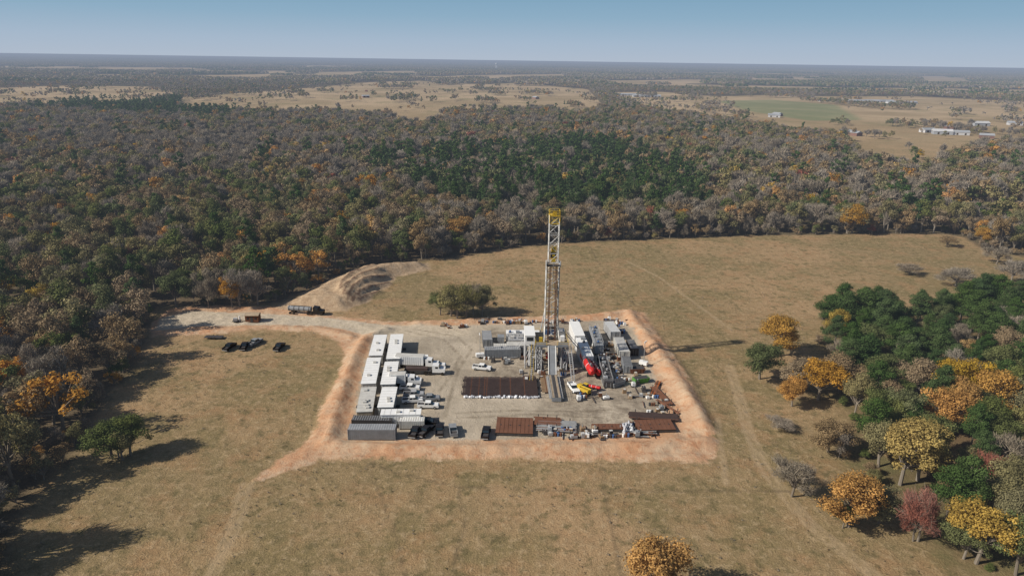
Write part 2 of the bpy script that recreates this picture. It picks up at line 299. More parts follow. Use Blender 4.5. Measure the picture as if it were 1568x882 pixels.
def tree_mesh(name,kind,seed,nleaf,ls,mat,Ht=12.,W=10.,trunk=True,nc=20):
    r=np.random.default_rng(seed); V=[];Qs=[];MI=[];TT=[];cnt=0
    def addq(v,mi,t):
        nonlocal cnt
        n=len(v)//4; V.append(v); Qs.append(np.arange(cnt,cnt+4*n).reshape(-1,4)); MI.append(np.full(n,mi)); TT.append(t); cnt+=4*n
    def cone(p,q,r0,r1,n=5):
        p=np.array(p,float);q=np.array(q,float); d=q-p; d/=np.linalg.norm(d)+1e-9; a=np.cross(d,[.3,.9,.2]); a/=np.linalg.norm(a)+1e-9; b=np.cross(d,a)
        th=np.arange(n+1)*2*math.pi/n; A_=np.outer(np.cos(th),a)+np.outer(np.sin(th),b)
        v=np.concatenate([[p+A_[i]*r0,p+A_[i+1]*r0,q+A_[i+1]*r1,q+A_[i]*r1] for i in range(n)]); addq(v,0,np.full(n,.5))
    if kind=='pine':
        t=.40+.58*((np.arange(nc)+r.random(nc))/nc); a=r.random(nc)*6.28
        rad=W*.5*np.clip(1.12-t,0,1)**.55*1.15*(.35+.65*r.random(nc)); rad=np.where(t>.9,rad*.3,rad)
        C=np.stack([np.cos(a)*rad,np.sin(a)*rad,t*Ht*.93],1); rc=W*.17*(1.35-.6*t)*(.8+.5*r.random(nc)); fl=.6
        if trunk: cone((0,0,-.3),(r.normal()*.2,r.normal()*.2,Ht*.93),Ht*.016,Ht*.003,6)
    else:
        dr=r.normal(size=(nc,3)); dr/=np.linalg.norm(dr,axis=1)[:,None]; dr[:,2]=np.where(dr[:,2]<-.5,-dr[:,2],dr[:,2])
        lob=1+.22*np.sin(2*np.arctan2(dr[:,1],dr[:,0])+seed)+.14*np.sin(3*np.arctan2(dr[:,1],dr[:,0])+seed*2)
        ra=(.40+.68*r.random(nc)**.6)*lob; C=np.array([0,0,Ht*.58])+dr*ra[:,None]*np.array([W*.39,W*.39,Ht*.32])
        rc=W*(.07+.12*r.random(nc)); fl=.75
        if trunk:
            tp=(r.normal()*.3,r.normal()*.3,Ht*.38); cone((0,0,-.3),tp,Ht*.028,Ht*.02,7)
    if trunk:
        for c in C:
            if kind=='pine': st=np.array([0,0,c[2]-.3]); cone(st,c,Ht*.006,.02,3)
            else:
                st=np.array([0,0,Ht*(.22+.16*r.random())]); mid=(st+c)/2+r.normal(size=3)*W*.03; cone(st,mid,Ht*.013,Ht*.008,4); cone(mid,c,Ht*.008,Ht*.002,4)
                if kind=='bare':
                    for _ in range(5):
                        e_=c+(c-mid)*.6*r.random()+r.normal(size=3)*W*.11; cone(mid*.4+c*.6,e_,Ht*.004,.012,3)
    pr=rc**2/ (rc**2).sum(); k=r.choice(len(C),nleaf,p=pr)
    dd=r.normal(size=(nleaf,3)); dd/=np.linalg.norm(dd,axis=1)[:,None]
    pos=C[k]+dd*(rc[k]*(.35+.8*r.random(nleaf)**.7))[:,None]*np.array([1,1,fl])
    ct=r.random(len(C)); tint=.6*ct[k]+.4*r.random(nleaf)
    if kind=='bare':
        out=C[k]-np.array([0,0,Ht*.35]); out/=np.linalg.norm(out,axis=1)[:,None]; u=out+.8*r.normal(size=(nleaf,3))*.7; u/=np.linalg.norm(u,axis=1)[:,None]
        v_=np.cross(u,r.normal(size=(nleaf,3))); v_/=np.linalg.norm(v_,axis=1)[:,None]; L=ls*(1.6+1.6*r.random(nleaf)); B=ls*.22*(.7+.6*r.random(nleaf))
    else:
        nrm=dd*1.0+.9*r.normal(size=(nleaf,3))*.5+np.array([0,0,.25]); nrm/=np.linalg.norm(nrm,axis=1)[:,None]
        u=np.cross(nrm,r.normal(size=(nleaf,3))); u/=np.linalg.norm(u,axis=1)[:,None]; v_=np.cross(nrm,u); L=ls*(.6+.7*r.random(nleaf)); B=L*(.6+.3*r.random(nleaf))
    u=u*(L/2)[:,None]; v_=v_*(B/2)[:,None]
    q=np.stack([pos-u,pos-v_,pos+u,pos+v_],1).reshape(-1,3) if kind!='bare' else np.stack([pos-u-v_,pos-u+v_,pos+u+v_*.3,pos+u-v_*.3],1).reshape(-1,3)
    addq(q,1,tint)
    V=np.concatenate(V);Qs=np.concatenate(Qs);MI=np.concatenate(MI);TT=np.concatenate(TT)
    return np_mesh(name,V,Qs,[BARK,LM[mat]],MI,{'tint':TT},'FACE')
def collection(name,meshes):
    c=bpy.data.collections.new(name)
    for i,me in enumerate(meshes):
        o=bpy.data.objects.new("%s_variant_%02d"%(name,i),me); c.objects.link(o)
    return c
def scatter(name,P3,rot,scl,idx_,coll):
    me=bpy.data.meshes.new(name); me.vertices.add(len(P3)); me.vertices.foreach_set("co",np.asarray(P3,np.float32).ravel())
    a=me.attributes.new("rot",'FLOAT','POINT'); a.data.foreach_set("value",np.asarray(rot,np.float32))
    a=me.attributes.new("scl",'FLOAT_VECTOR','POINT'); a.data.foreach_set("vector",np.asarray(scl,np.float32).ravel())
    a=me.attributes.new("idx",'INT','POINT'); a.data.foreach_set("value",np.asarray(idx_,np.int32))
    o=obj(name,me); ng=bpy.data.node_groups.new(name+"_scatter","GeometryNodeTree")
    ng.interface.new_socket(name="Geometry",in_out='INPUT',socket_type='NodeSocketGeometry'); ng.interface.new_socket(name="Geometry",in_out='OUTPUT',socket_type='NodeSocketGeometry')
    n=ng.nodes; gi=n.new("NodeGroupInput"); go=n.new("NodeGroupOutput"); ip=n.new("GeometryNodeInstanceOnPoints"); ci=n.new("GeometryNodeCollectionInfo")
    ci.inputs["Collection"].default_value=coll; ci.inputs["Separate Children"].default_value=True; ci.inputs["Reset Children"].default_value=True
    def na(nm,ty):
        x=n.new("GeometryNodeInputNamedAttribute"); x.data_type=ty; x.inputs["Name"].default_value=nm; return x.outputs["Attribute"]
    cx=n.new("ShaderNodeCombineXYZ"); L=ng.links.new
    L(na("rot",'FLOAT'),cx.inputs[2]); L(gi.outputs[0],ip.inputs["Points"]); L(ci.outputs[0],ip.inputs["Instance"]); ip.inputs["Pick Instance"].default_value=True
    L(na("idx",'INT'),ip.inputs["Instance Index"]); L(cx.outputs[0],ip.inputs["Rotation"]); L(na("scl",'FLOAT_VECTOR'),ip.inputs["Scale"]); L(ip.outputs[0],go.inputs[0])
    md=o.modifiers.new("scatter",'NODES'); md.node_group=ng; return o
# forest variants
kinds=[('pine','pine')]*3+[('leafy','green')]*2+[('leafy','olive')]*3+[('leafy','brown')]*3+[('bare','grey')]*4+[('leafy','orange')]*2+[('leafy','yellow')]+[('leafy','red')]
sets={'pine':[0,1,2],'green':[3,4],'olive':[5,6,7],'brown':[8,9,10],'grey':[11,12,13,14],'orange':[15,16],'yellow':[17],'red':[18]}
midm=[tree_mesh("forest_tree_mesh",k,100+i,1900,.54 if k!='bare' else .8,mt,17. if k=='pine' else 13.,8 if k=='pine' else 10.5,nc=24 if k=='pine' else 20) for i,(k,mt) in enumerate(kinds)]
medm=[tree_mesh("forest_canopy_mesh",k,150+i,520 if k!='bare' else 620,.98 if k!='bare' else 1.25,mt,17. if k=='pine' else 13.,8 if k=='pine' else 10.5,trunk=(k=='bare'),nc=15) for i,(k,mt) in enumerate(kinds)]
lowm=[tree_mesh("distant_tree_mesh",'pine' if k=='pine' else 'leafy',200+i,110,1.9,mt,17. if k=='pine' else 13.,7.5 if k=='pine' else 10.,trunk=False,nc=9) for i,(k,mt) in enumerate(kinds)]
cm=collection("forest_tree",midm); cd=collection("forest_canopy",medm); cl=collection("distant_tree",lowm)
names=['pine','green','olive','brown','grey','orange','yellow','red']
pinez=[poly([(560,255),(620,242),(760,234),(900,228),(1010,246),(1075,285),(1060,332),(900,345),(780,340),(700,320),(600,300)]),poly([(110,152),(300,156),(375,175),(350,190),(200,184),(60,176)]),poly([(1100,325),(1300,315),(1568,315),(1568,345),(1300,352),(1120,350)]),poly([(200,350),(300,340),(420,370),(400,410),(240,420)])]
def species(Pt_,r):
    n=len(Pt_); x=Pt_[:,0];y=Pt_[:,1]
    a=fb(x/90,y/90,21); b_=fb(x/140+9,y/140,31); c=fb(x/60,y/60+4,41)
    base=np.tile(np.array([.018,.07,.28,.25,.33,.030,.010,.005]),(n,1))
    base[:,0]*=1+7*np.clip((a-.58)*6,0,1.5); base[:,1]*=1+2.5*np.clip((b_-.5)*6,0,1); base[:,4]*=1+2*np.clip((b_-.5)*-6,-.2,1); base[:,3]*=1+1.5*np.clip((c-.5)*6,0,1); base[:,5]*=1+2*np.clip((c-.58)*8,0,1)
    for i,z in enumerate(pinez):
        ins=sdist(Pt_,z)>(fb(x/30,y/30,91)-.5)*60; base[ins,0]+=[2.6,6,.2,.1][i]; base[ins,1]+=[.5,.3,.15,.15][i]
    lf=(x<-50)&(y<440); base[lf,2]*=1.7; base[lf,5]*=2.2; base[lf,1]*=2.4; base[lf,4]*=.6; base[lf,3]*=.9
    base/=base.sum(1)[:,None]; cs=base.cumsum(1); u=r.random(n)[:,None]; k=(u>cs).sum(1).clip(0,7)
    out=np.zeros(n,int)
    for i,nm in enumerate(names):
        q=k==i; out[q]=r.choice(sets[nm],q.sum())
    return out,k
def grid(y0,y1,sp,r,kx=.92,mx_=110):
    xs=np.arange(-(kx*y1+mx_),kx*y1+mx_,sp); ys=np.arange(y0*.6,y1,sp)
    g=np.stack(np.meshgrid(xs,ys),-1).reshape(-1,2); g=g+r.uniform(-.48,.48,g.shape)*sp
    d=np.hypot(g[:,0],g[:,1]); k=(np.abs(g[:,0])<kx*g[:,1]+mx_)&(d<y1)&(d>=y0); return g[k]
def mkscl(n,k,r,lo=.75,hi=1.25):
    s_=r.uniform(lo,hi,n); wv=s_*r.uniform(.85,1.2,n); return np.stack([wv,wv,s_*r.uniform(.85,1.15,n)],1)
roadgap=poly([(245,480),(262,455),(300,430),(330,415)])
g=grid(70,1350,7.6,rng); c=clearing(g); c2=ldist(g,roadgap)
keep=(c<-2.5)&(c2>4)&(sdist(g,grove)<-2)&(g[:,1]>40); g=g[keep]
e_=grid(90,650,3.6,rng); ce=clearing(e_); e_=e_[(ce<-.5)&(ce>-7)&(sdist(e_,grove)<-2)&(ldist(e_,roadgap)>5)&(rng.random(len(e_))<.5)]
ix,kk=species(g,rng); sc1=mkscl(len(g),kk,rng,.70,1.32); ixe,kke=species(e_,rng); sce=mkscl(len(e_),kke,rng,.3,.6)
fr=np.hypot(g[:,0],g[:,1])>470
P3=np.vstack([np.c_[g,np.zeros(len(g))][~fr],np.c_[e_,np.full(len(e_),-1.0)]])
scatter("forest_trees",P3,rng.random(len(P3))*6.28,np.vstack([sc1[~fr],sce]),np.r_[ix[~fr],ixe],cm)
scatter("forest_canopy",np.c_[g,np.zeros(len(g))][fr],rng.random(fr.sum())*6.28,sc1[fr],ix[fr],cd)
g=grid(1350,2600,9.4,rng); c=clearing(g); tl=fb(g[:,0]/60,g[:,1]/110,77); hl=np.abs(fb(g[:,0]/330+5,g[:,1]/330,88)-.5)
gin=sdist(g,greenf)>0
keep=(c<-4)|((tl>.70)&~gin)|((hl<.006)&~gin)|((rng.random(len(g))<.004)&~gin); g=g[keep]; ix,kk=species(g,rng)
scatter("distant_forest",np.c_[g,np.zeros(len(g))],rng.random(len(g))*6.28,mkscl(len(g),kk,rng,.7,1.1),ix,cl)
g=grid(700,1350,12,rng); c=clearing(g); tl=fb(g[:,0]/50,g[:,1]/70,77); g=g[(c>2)&(sdist(g,greenf)<0)&((tl>.70)|(rng.random(len(g))<.008))]; ix,kk=species(g,rng)
scatter("field_trees",np.c_[g,np.zeros(len(g))],rng.random(len(g))*6.28,mkscl(len(g),kk,rng,.6,1.0),ix,cd)
def patch(name,size,nt_,q,ls,seed,mix):
    r=np.random.default_rng(seed); V=[];T_=[];MI=[]
    mats=['pine','olive','brown','grey','orange']
    for i in range(nt_):
        c=np.array([r.uniform(-.5,.5)*size,r.uniform(-.5,.5)*size,0]); h=r.uniform(9,16); wd=r.uniform(4,7); k=r.choice(5,p=mix); t0=r.random()
        d=r.normal(size=(q,3)); d/=np.linalg.norm(d,axis=1)[:,None]; d[:,2]=np.abs(d[:,2])*1.1-.35
        pos=c+np.array([0,0,h*.6])+d*np.array([wd,wd,h*.42]); n_=d+r.normal(size=(q,3))*.4; n_/=np.linalg.norm(n_,axis=1)[:,None]
        u=np.cross(n_,r.normal(size=(q,3))); u/=np.linalg.norm(u,axis=1)[:,None]; v_=np.cross(n_,u); u*=ls/2*1.2; v_*=ls/2
        V.append(np.stack([pos-u,pos-v_,pos+u,pos+v_],1).reshape(-1,3)); T_.append(np.full(q,t0)*.6+.4*r.random(q)); MI.append(np.full(q,k))
    V=np.concatenate(V); return np_mesh(name,V,np.arange(len(V)).reshape(-1,4),[LM[x] for x in mats],np.concatenate(MI),{'tint':np.concatenate(T_)},'FACE')
mixes=[[.12,.3,.25,.29,.04],[.6,.2,.1,.08,.02],[.05,.3,.3,.3,.05],[.1,.2,.2,.48,.02]]
pa=collection("woodland_patch",[patch("woodland_patch_mesh",95,75,16,4.6,i,mixes[i]) for i in range(4)])
pb=collection("far_woodland_patch",[patch("far_woodland_patch_mesh",320,170,12,11,10+i,mixes[i]) for i in range(4)])
g=grid(2600,12500,88,rng); c=clearing(g); g=g[(c<-25)|(rng.random(len(g))<.04)]; pk_=(fb(g[:,0]/700,g[:,1]/500,3)>.57)*1; pk_=np.where(pk_==1,1,rng.choice([0,2,3],len(g)))
scatter("woodland",np.c_[g,np.zeros(len(g))],rng.integers(0,4,len(g))*1.5708,np.tile([1.,1,1],(len(g),1))*rng.uniform(.85,1.15,(len(g),1)),pk_,pa)
g=grid(12500,42000,300,rng); c=clearing(g); g=g[(c<-10)|(rng.random(len(g))<.1)]
scatter("horizon_woodland",np.c_[g,np.zeros(len(g))],rng.integers(0,4,len(g))*1.5708,np.tile([1.,1,1],(len(g),1))*rng.uniform(.8,1.5,(len(g),1)),rng.integers(0,4,len(g)),pb)
NM={}
def near_mesh(kind,mat,v):
    key=(kind,mat,v)
    if key not in NM:
        if kind=='pine': NM[key]=tree_mesh("pine_tree_mesh",'pine',300+v*7,10000,.33,mat,16,9,nc=42)
        elif kind=='bare': NM[key]=tree_mesh("bare_tree_mesh",'bare',310+v*7,2600,.5,mat,11,10,nc=26)
        else: NM[key]=tree_mesh("oak_tree_mesh",'leafy',330+v*7+len(mat),10000,.34,mat,12,10,nc=46)
    return NM[key]
def tree(kind,mat,px,py,wd,ht,v=0):
    x,y=G(px,py); me=near_mesh(kind,mat,v); bw,bh={'pine':(9,16),'bare':(10,11),'oak':(10,12)}[kind]
    nm={'pine':'pine_tree','bare':'bare_tree','oak':'oak_tree'}[kind]
    obj(nm,me,(x,y,0),random.random()*6.28,(wd/bw,wd/bw,ht/bh))
TR=[('oak','orange',1190,546,14.5,14,0),('oak','green',1163,580,12.5,12,1),('oak','brown',1222,598,12,10,0),('oak','orange',1252,612,14,13,1),('oak','brown',1285,600,12,12,2),('oak','orange',1212,622,9,9,2),
 ('pine','pine',1268,505,11,14,0),('pine','pine',1290,512,11,17,1),('pine','pine',1318,512,12,18,2),('pine','pine',1345,508,12,17,0),('pine','pine',1366,520,10,15,1),('pine','pine',1402,505,12,15,2),
 ('oak','green',1330,545,12,11,0),('pine','pine',1375,548,11,15,1),('pine','pine',1320,580,12,15,2),('oak','green',1345,602,12,12,2),('pine','pine',1425,560,10,14,0),('oak','brown',1400,612,13,13,2),
 ('oak','yellow',1462,625,14,15,0),('oak','orange',1510,640,14,15,1),('oak','green',1545,625,12,13,2),('oak','orange',1440,665,12,13,0),('oak','yellow',1378,742,14,16,2),('oak','yellow',1405,735,13,15,0),('oak','olive',1345,715,11,12,0),
 ('oak','brown',1268,692,11,9,1),('bare','grey',1285,700,7,7,1),('bare','grey',1212,760,10,9,0),('oak','orange',1298,806,12.5,12,0),('oak','green',1290,808,5,6,1),('oak','olive',1345,800,9,8,0),('bare','red',1405,828,9,11,1),('bare','red',1398,828,7,9,0),
 ('oak','yellow',1494,862,12,13.5,2),('oak','green',1475,855,8,9,2),('bare','red',1500,752,11,9,1),('oak','brown',1440,740,9,9,2),('oak','green',1555,880,10,13,0),('oak','olive',1540,770,11,11,1),('bare','grey',1545,730,12,11,2),('oak','brown',1470,775,8,7,0),
 ('oak','orange',998,928,13,14,1),
 ('oak','olive',690,484,13,12,0),('bare','olive',715,487,14,13,0),('oak','olive',738,484,11,12,2),('oak','green',674,482,9,9,1),('bare','olive',700,488,12,11,1),('bare','grey',725,482,12,12,2),
 ('oak','green',172,702,11,10,0),('oak','green',200,697,10,10,2),('oak','olive',188,704,8,8,2),('pine','pine',182,700,8,8,2),
 ('oak','orange',706,372,17,15,2),('oak','orange',1304,357,18,16,0),('oak','red',213,408,9,12,1),('oak','orange',1040,352,14,13,1),
 ('bare','grey',1462,438,15,8,0),('bare','grey',1392,420,12,5,1),('bare','grey',1548,434,12,11,2),('bare','brown',1450,378,10,6,0),('bare','grey',1525,405,12,9,0),('oak','orange',1503,376,9,10,0),
 ('bare','grey',368,470,12,15,0),('bare','grey',395,467,11,14,1),('oak','orange',356,470,10,13,2),('oak','green',270,470,13,14,1),('bare','grey',320,472,9,12,2),('bare','grey',1190,655,8,3,1)]
for t in TR: tree(*t)
g=grid(100,330,7.6,rng); g=g[(sdist(g,grove)>1)]
tp=np.array([G(t[2],t[3]) for t in TR])
dmin=np.min(np.hypot(g[:,None,0]-tp[None,:,0],g[:,None,1]-tp[None,:,1]),1); g=g[dmin>5.0]
r=rng; k=np.zeros(len(g),int)
for i,(x,y) in enumerate(g):
    pr=[.64,.16,.07,.05,.03,.04,.01,0] if y>170 else [.20,.28,.20,.11,.08,.08,.05,.0]
    k[i]=r.choice(sets[names[r.choice(8,p=pr)]])
gm_=[near_mesh('pine','pine',0),near_mesh('pine','pine',1),near_mesh('pine','pine',2),near_mesh('oak','green',0),near_mesh('oak','green',1),near_mesh('oak','olive',0),near_mesh('oak','olive',1),near_mesh('oak','olive',2),near_mesh('oak','brown',0),near_mesh('oak','brown',1),near_mesh('oak','brown',2),near_mesh('bare','grey',0),near_mesh('bare','grey',1),near_mesh('bare','grey',2),near_mesh('bare','grey',0),near_mesh('oak','orange',0),near_mesh('oak','orange',1),near_mesh('oak','yellow',0),near_mesh('bare','red',0)]
scg=mkscl(len(g),k,r,.65,1.05)
u_=grid(100,330,4.2,rng); sg=sdist(u_,grove); u_=u_[(sg>-3)&(rng.random(len(u_))<.3)]; ku=rng.choice([3,4,5,6,7,8,9,11,12],len(u_)); scu=mkscl(len(u_),ku,rng,.15,.38)
scatter("grove_trees",np.r_[np.c_[g,np.zeros(len(g))],np.c_[u_,np.full(len(u_),-.8)]],r.random(len(g)+len(u_))*6.28,np.r_[scg,scu],np.r_[k,ku],collection("grove_tree",gm_))
wm=[tree_mesh("weed_mesh",'leafy',400+i,40,.22,mt,.7,1.2,trunk=False,nc=5) for i,mt in enumerate(['olive','brown','grey'])]
g=grid(95,300,1.5,rng,kx=.8,mx_=20); cc=sdist(g,main); n_=fb(g[:,0]/14,g[:,1]/14,61); g=g[(cc>2)&(sdist(g,soil)<-1)&(rng.random(len(g))<np.clip((n_-.42)*1.6,.03,.45))]
s_=rng.uniform(.2,.85,len(g))**1.2; scatter("pasture_weeds",np.c_[g,np.full(len(g),-.05)],rng.random(len(g))*6.28,np.stack([s_,s_,s_*.8],1),rng.integers(0,3,len(g)),collection("weed",wm))
# ---------------------------------------------------------------- vehicles
def pickup(c):
    b=MB()
    b.ext([(-2.9,.5),(2.85,.5),(2.92,.95),(2.7,1.12),(1.35,1.2),(-.95,1.2),(-.95,1.02),(-2.9,1.02)],-.97,.97,c)
    b.box(-1.93,.9,1.02,1.94,.12,.3,c); b.box(-1.93,-.9,1.02,1.94,.12,.3,c); b.box(-2.84,0,1.02,.1,1.68,.3,c); b.box(-1.95,0,1.025,1.7,1.66,.02,'dark')
    b.ext([(1.4,1.2),(.75,1.78),(-.75,1.80),(-.95,1.2)],-.86,.86,'glass'); b.box(-.02,0,1.79,1.5,1.66,.08,c)
    for x in (-.9,.1): 
        for y in (-.87,.87): b.box(x,y,1.2,.12,.05,.62,c)
    for x in (-1.85,1.85):
        for y in (-.93,.93): b.cyl((x,y-.13,.4),(x,y+.13,.4),.4,'rubber',12); b.cyl((x,y-.15,.4),(x,y+.15,.4),.2,'steel',8)
    b.box(2.95,0,.5,.12,1.8,.25,'dark'); b.box(-2.98,0,.5,.12,1.8,.2,'steel')
    return b.mesh("pickup_mesh_"+c)
PK={c:pickup(c) for c in ('white','black','grey','red','lgrey','blue')}
def pk(c,px,py,deg): at("pickup_truck",PK[c],px,py,math.radians(deg))
for t in [('white',738,566,-10),('white',878,597,-75),('black',352,534,80),('black',375,533,95),('grey',391,527,70),('black',428,534,85),
 ('white',626,583,5),('white',628,597,0),('lgrey',634,607,5),('white',632,616,8),('white',656,624,0),('grey',658,613,5),
 ('black',636,664,80),('black',652,663,65),('black',673,662,95),('grey',694,662,100),('black',744,666,85),('white',668,562,0),('black',655,650,0)]: pk(*t)
def cab(b,x,c):
    b.ext([(x-1.1,.9),(x+2.6,.9),(x+2.7,1.9),(x+1.1,2.1),(x+.8,3.0),(x-1.1,3.2)],-1.15,1.15,c)
    b.ext([(x+1.14,2.13),(x+.85,2.92),(x+.80,2.92),(x+1.0,2.13)],-1.0,1.0,'glass'); 
    for y in (-1.16,1.16): b.box(x+.2,y,2.2,.8,.04,.6,'glass')
    for xx in (x+1.9,x-1.8,x-3.1):
        for y in (-1.0,1.0): b.cyl((xx,y-.2,.52),(xx,y+.2,.52),.52,'rubber',12)
    b.box(x-1.8,0,.7,4.2,.9,.25,'dark'); b.cyl((x-1.3,.9,1.2),(x-1.3,.9,3.6),.1,'steel')
def semi(kind,c='white',L=14.):
    b=MB(); cab(b,L/2,c); x0=L/2-1.6
    if kind=='box':
        b.box(x0-L/2,0,1.2,L-.3,2.5,2.7,'white'); b.box(x0-L/2,0,3.9,L-.4,2.4,.05,'offw')
        for i in range(12): 
            for y in (-1.27,1.27): b.box(x0-L+.8+i*(L-1.2)/12,y,1.25,.06,.04,2.55,'lgrey')
    elif kind=='tank':
        b.cyl((x0-L+.3,0,2.1),(x0-.6,0,2.1),.95,'grey',16)
        for i in range(5): b.cyl((x0-L+.6+i*1.9,0,2.1),(x0-L+.85+i*1.9,0,2.1),1.0,'dark',16)
        b.box(x0-L/2,0,3.06,L*.7,.5,.06,'dark')
    else:
        b.box(x0-L/2,0,1.2,L,2.5,.2,'dark')
        for i in range(5): b.cyl((x0-L+.5,-.9+i*.42,1.6),(x0-1,-.9+i*.42,1.6),.2,'pipe',8)
        for i in range(4): b.cyl((x0-L+.5,-.7+i*.42,1.95),(x0-1,-.7+i*.42,1.95),.2,'pipe',8)
    for xx in (x0-L+1.2,x0-L+2.5):
        for y in (-1,1): b.cyl((xx,y-.2,.52),(xx,y+.2,.52),.52,'rubber',12)
    return b.mesh("semi_truck_mesh")
at("tank_truck",semi('tank','black',9.5),467,481,math.radians(-6))
at("box_truck",semi('box','white',9),636,562,math.radians(-4)); at("box_truck",semi('box','white',5),618,590,math.radians(3))
at("flatbed_truck",semi('flat','white',8),648,572,0)
# ---------------------------------------------------------------- site buildings
def ribs(b,L,W,z0,h,m,st=.45):
    n=int(L/st)
    for i in range(n):
        for y in (-W/2-.02,W/2+.02): b.box(-L/2+(i+.5)*L/n,y,z0,.14,.05,h,m)
    n=int(W/st)
    for i in range(n):
        for x in (-L/2-.02,L/2+.02): b.box(x,-W/2+(i+.5)*W/n,z0,.05,.14,h,m)
def trailer(L,W,Hh=3.3,wall='offw',roof='white',ac=2,seed=0):
    r=random.Random(seed); b=MB(); b.box(0,-W*.35,0,L+.8,.25,.4,'dark'); b.box(0,W*.35,0,L+.8,.25,.4,'dark')
    b.box(0,0,.4,L,W,Hh-.5,wall); b.box(0,0,Hh-.1,L+.3,W+.3,.14,roof); ribs(b,L,W,.45,Hh-.6,wall,.8)
    for i in range(int(L/1.6)): b.box(-L/2+.8+i*1.6,0,Hh+.04,.06,W+.2,.04,'offw')
    for s_ in (-1,1):
        for i in range(max(2,int(L/3.5))):
            x=-L/2+1.6+i*3.4
            if i%3==1: b.box(x,s_*(W/2+.05),.45,.95,.06,2.1,'lgrey'); b.box(x,s_*(W/2+.6),.1,1.1,1.1,.32,'dark')
            else: b.box(x,s_*(W/2+.05),1.4,1.0,.05,.8,'glass'); b.box(x,s_*(W/2+.04),1.33,1.15,.05,.06,'white')
    for i in range(ac): b.box(r.uniform(-.4,.4)*L,r.uniform(-.2,.2)*W,Hh+.05,1.0,.9,.35,'offw')
    for s_ in (-1,1): b.box(s_*(L/2+.3),r.uniform(-.3,.3)*W,1.1,.6,.9,.8,'lgrey')
    return b.mesh("office_trailer_mesh")
def two(name,f,pa,pb_,W,Hh,**k):
    A_=Vector(G(pa[0],pa[1],Hh));B_=Vector(G(pb_[0],pb_[1],Hh)); L=(B_-A_).length; me=f(L,W,Hh,**k); c=(A_+B_)/2
    return obj(name,me,(c.x,c.y,0.03),math.atan2(B_.y-A_.y,B_.x-A_.x))
for i,(a,c,kw) in enumerate([((583,513),(575,544),{}),((573,548),(564,587),{}),((565,593),(558,630),dict(wall='tan',roof='offw',ac=5)),((608,512),(602,549),{}),((600,554),(594,588),{}),((597,593),(590,623),{})]):
    two("office_trailer",trailer,a,c,3.9,3.4,seed=i,**kw)
two("office_trailer",trailer,(584,631),(644,630),2.8,3.2,wall='white'); two("office_trailer",trailer,(615,548),(655,546),2.8,2.6,wall='offw')
def container(L,W,Hh=2.6,c='grey',roof=None):
    b=MB(); b.box(0,0,.15,L,W,Hh-.2,c); ribs(b,L-.4,W,.25,Hh-.4,c,.5)
    for i in range(int(L/.6)): b.box(-L/2+.3+i*.6,0,Hh-.05,.2,W-.2,.05,roof or c)
    for sx in (-1,1):
        for sy in (-1,1): b.box(sx*(L/2-.05),sy*(W/2-.02),0,.2,.2,Hh+.05,c)
    b.box(0,-W/2,0,L,.14,.2,'dark'); b.box(0,W/2,0,L,.14,.2,'dark')
    b.box(L/2+.04,0,.3,.05,.06,Hh-.5,'dark'); b.cyl((L/2+.08,.4,.3),(L/2+.08,.4,Hh-.2),.03,'steel'); b.cyl((L/2+.08,-.4,.3),(L/2+.08,-.4,Hh-.2),.03,'steel')
    return b.mesh("shipping_container_mesh")
for a,c,W,h,cc,rf in [((534,653),(606,653),3.0,3.0,'grey','lgrey'),((540,639),(600,640),2.6,2.4,'dark','grey'),((742,533),(797,532),2.8,3.0,'grey','lgrey'),((745,506),(747,520),3,2.9,'grey','lgrey'),
  ((932,492),(943,508),3.4,3.2,'lgrey','white'),((947,516),(957,538),3.2,3.0,'offw','lgrey'),((958,545),(962,560),2.6,2.6,'grey','dark'),((965,520),(972,534),2.5,2.6,'dark','grey'),((756,528),(800,528),2.5,2.6,'offw','offw'),((612,641),(650,641),2.5,2.4,'offw','white')]:
    two("shipping_container",container,a,c,W,h,c=cc,roof=rf)
def mudtank(L,W,Hh=3.2,c='white',seed=0,roof='white',cl_=1.0):
    r=random.Random(seed); b=MB(); b.box(0,0,.3,L,W,Hh-.4,c); b.box(0,-W*.4,0,L+.5,.25,.3,'dark'); b.box(0,W*.4,0,L+.5,.25,.3,'dark'); ribs(b,L,W,.4,Hh-.7,'lgrey',1.2)
    b.box(0,0,Hh-.1,L+.05,W+.05,.08,roof)
    if cl_>.6: b.rail([(-L/2,-W/2,Hh),(L/2,-W/2,Hh),(L/2,W/2,Hh),(-L/2,W/2,Hh),(-L/2,-W/2,Hh)],'lgrey',1.1,.05)
    for i in range(int(L/2.6)):
        if r.random()>cl_: continue
        x=-L/2+1.3+i*2.6; y=r.uniform(-.25,.25)*W; k=r.random()
        if k<.5: b.cyl((x,y,Hh),(x,y,Hh+.7),.32,r.choice(['blue','grey','lgrey'])); b.box(x,y,Hh-.02,.9,.9,.2,'dark')
        elif k<.8: b.box(x,y,Hh,1.3,W*.45,.55,r.choice(['lgrey','grey','offw']))
        else: b.cyl((x-.6,y,Hh+.35),(x+.6,y,Hh+.35),.35,'lgrey')
    b.cyl((-L/2,W/2+.25,1.0),(L/2,W/2+.25,1.0),.12,'dark'); b.cyl((-L/2,-W/2-.25,.7),(L/2,-W/2-.25,.7),.1,'steel')
    return b.mesh("mud_tank_mesh")
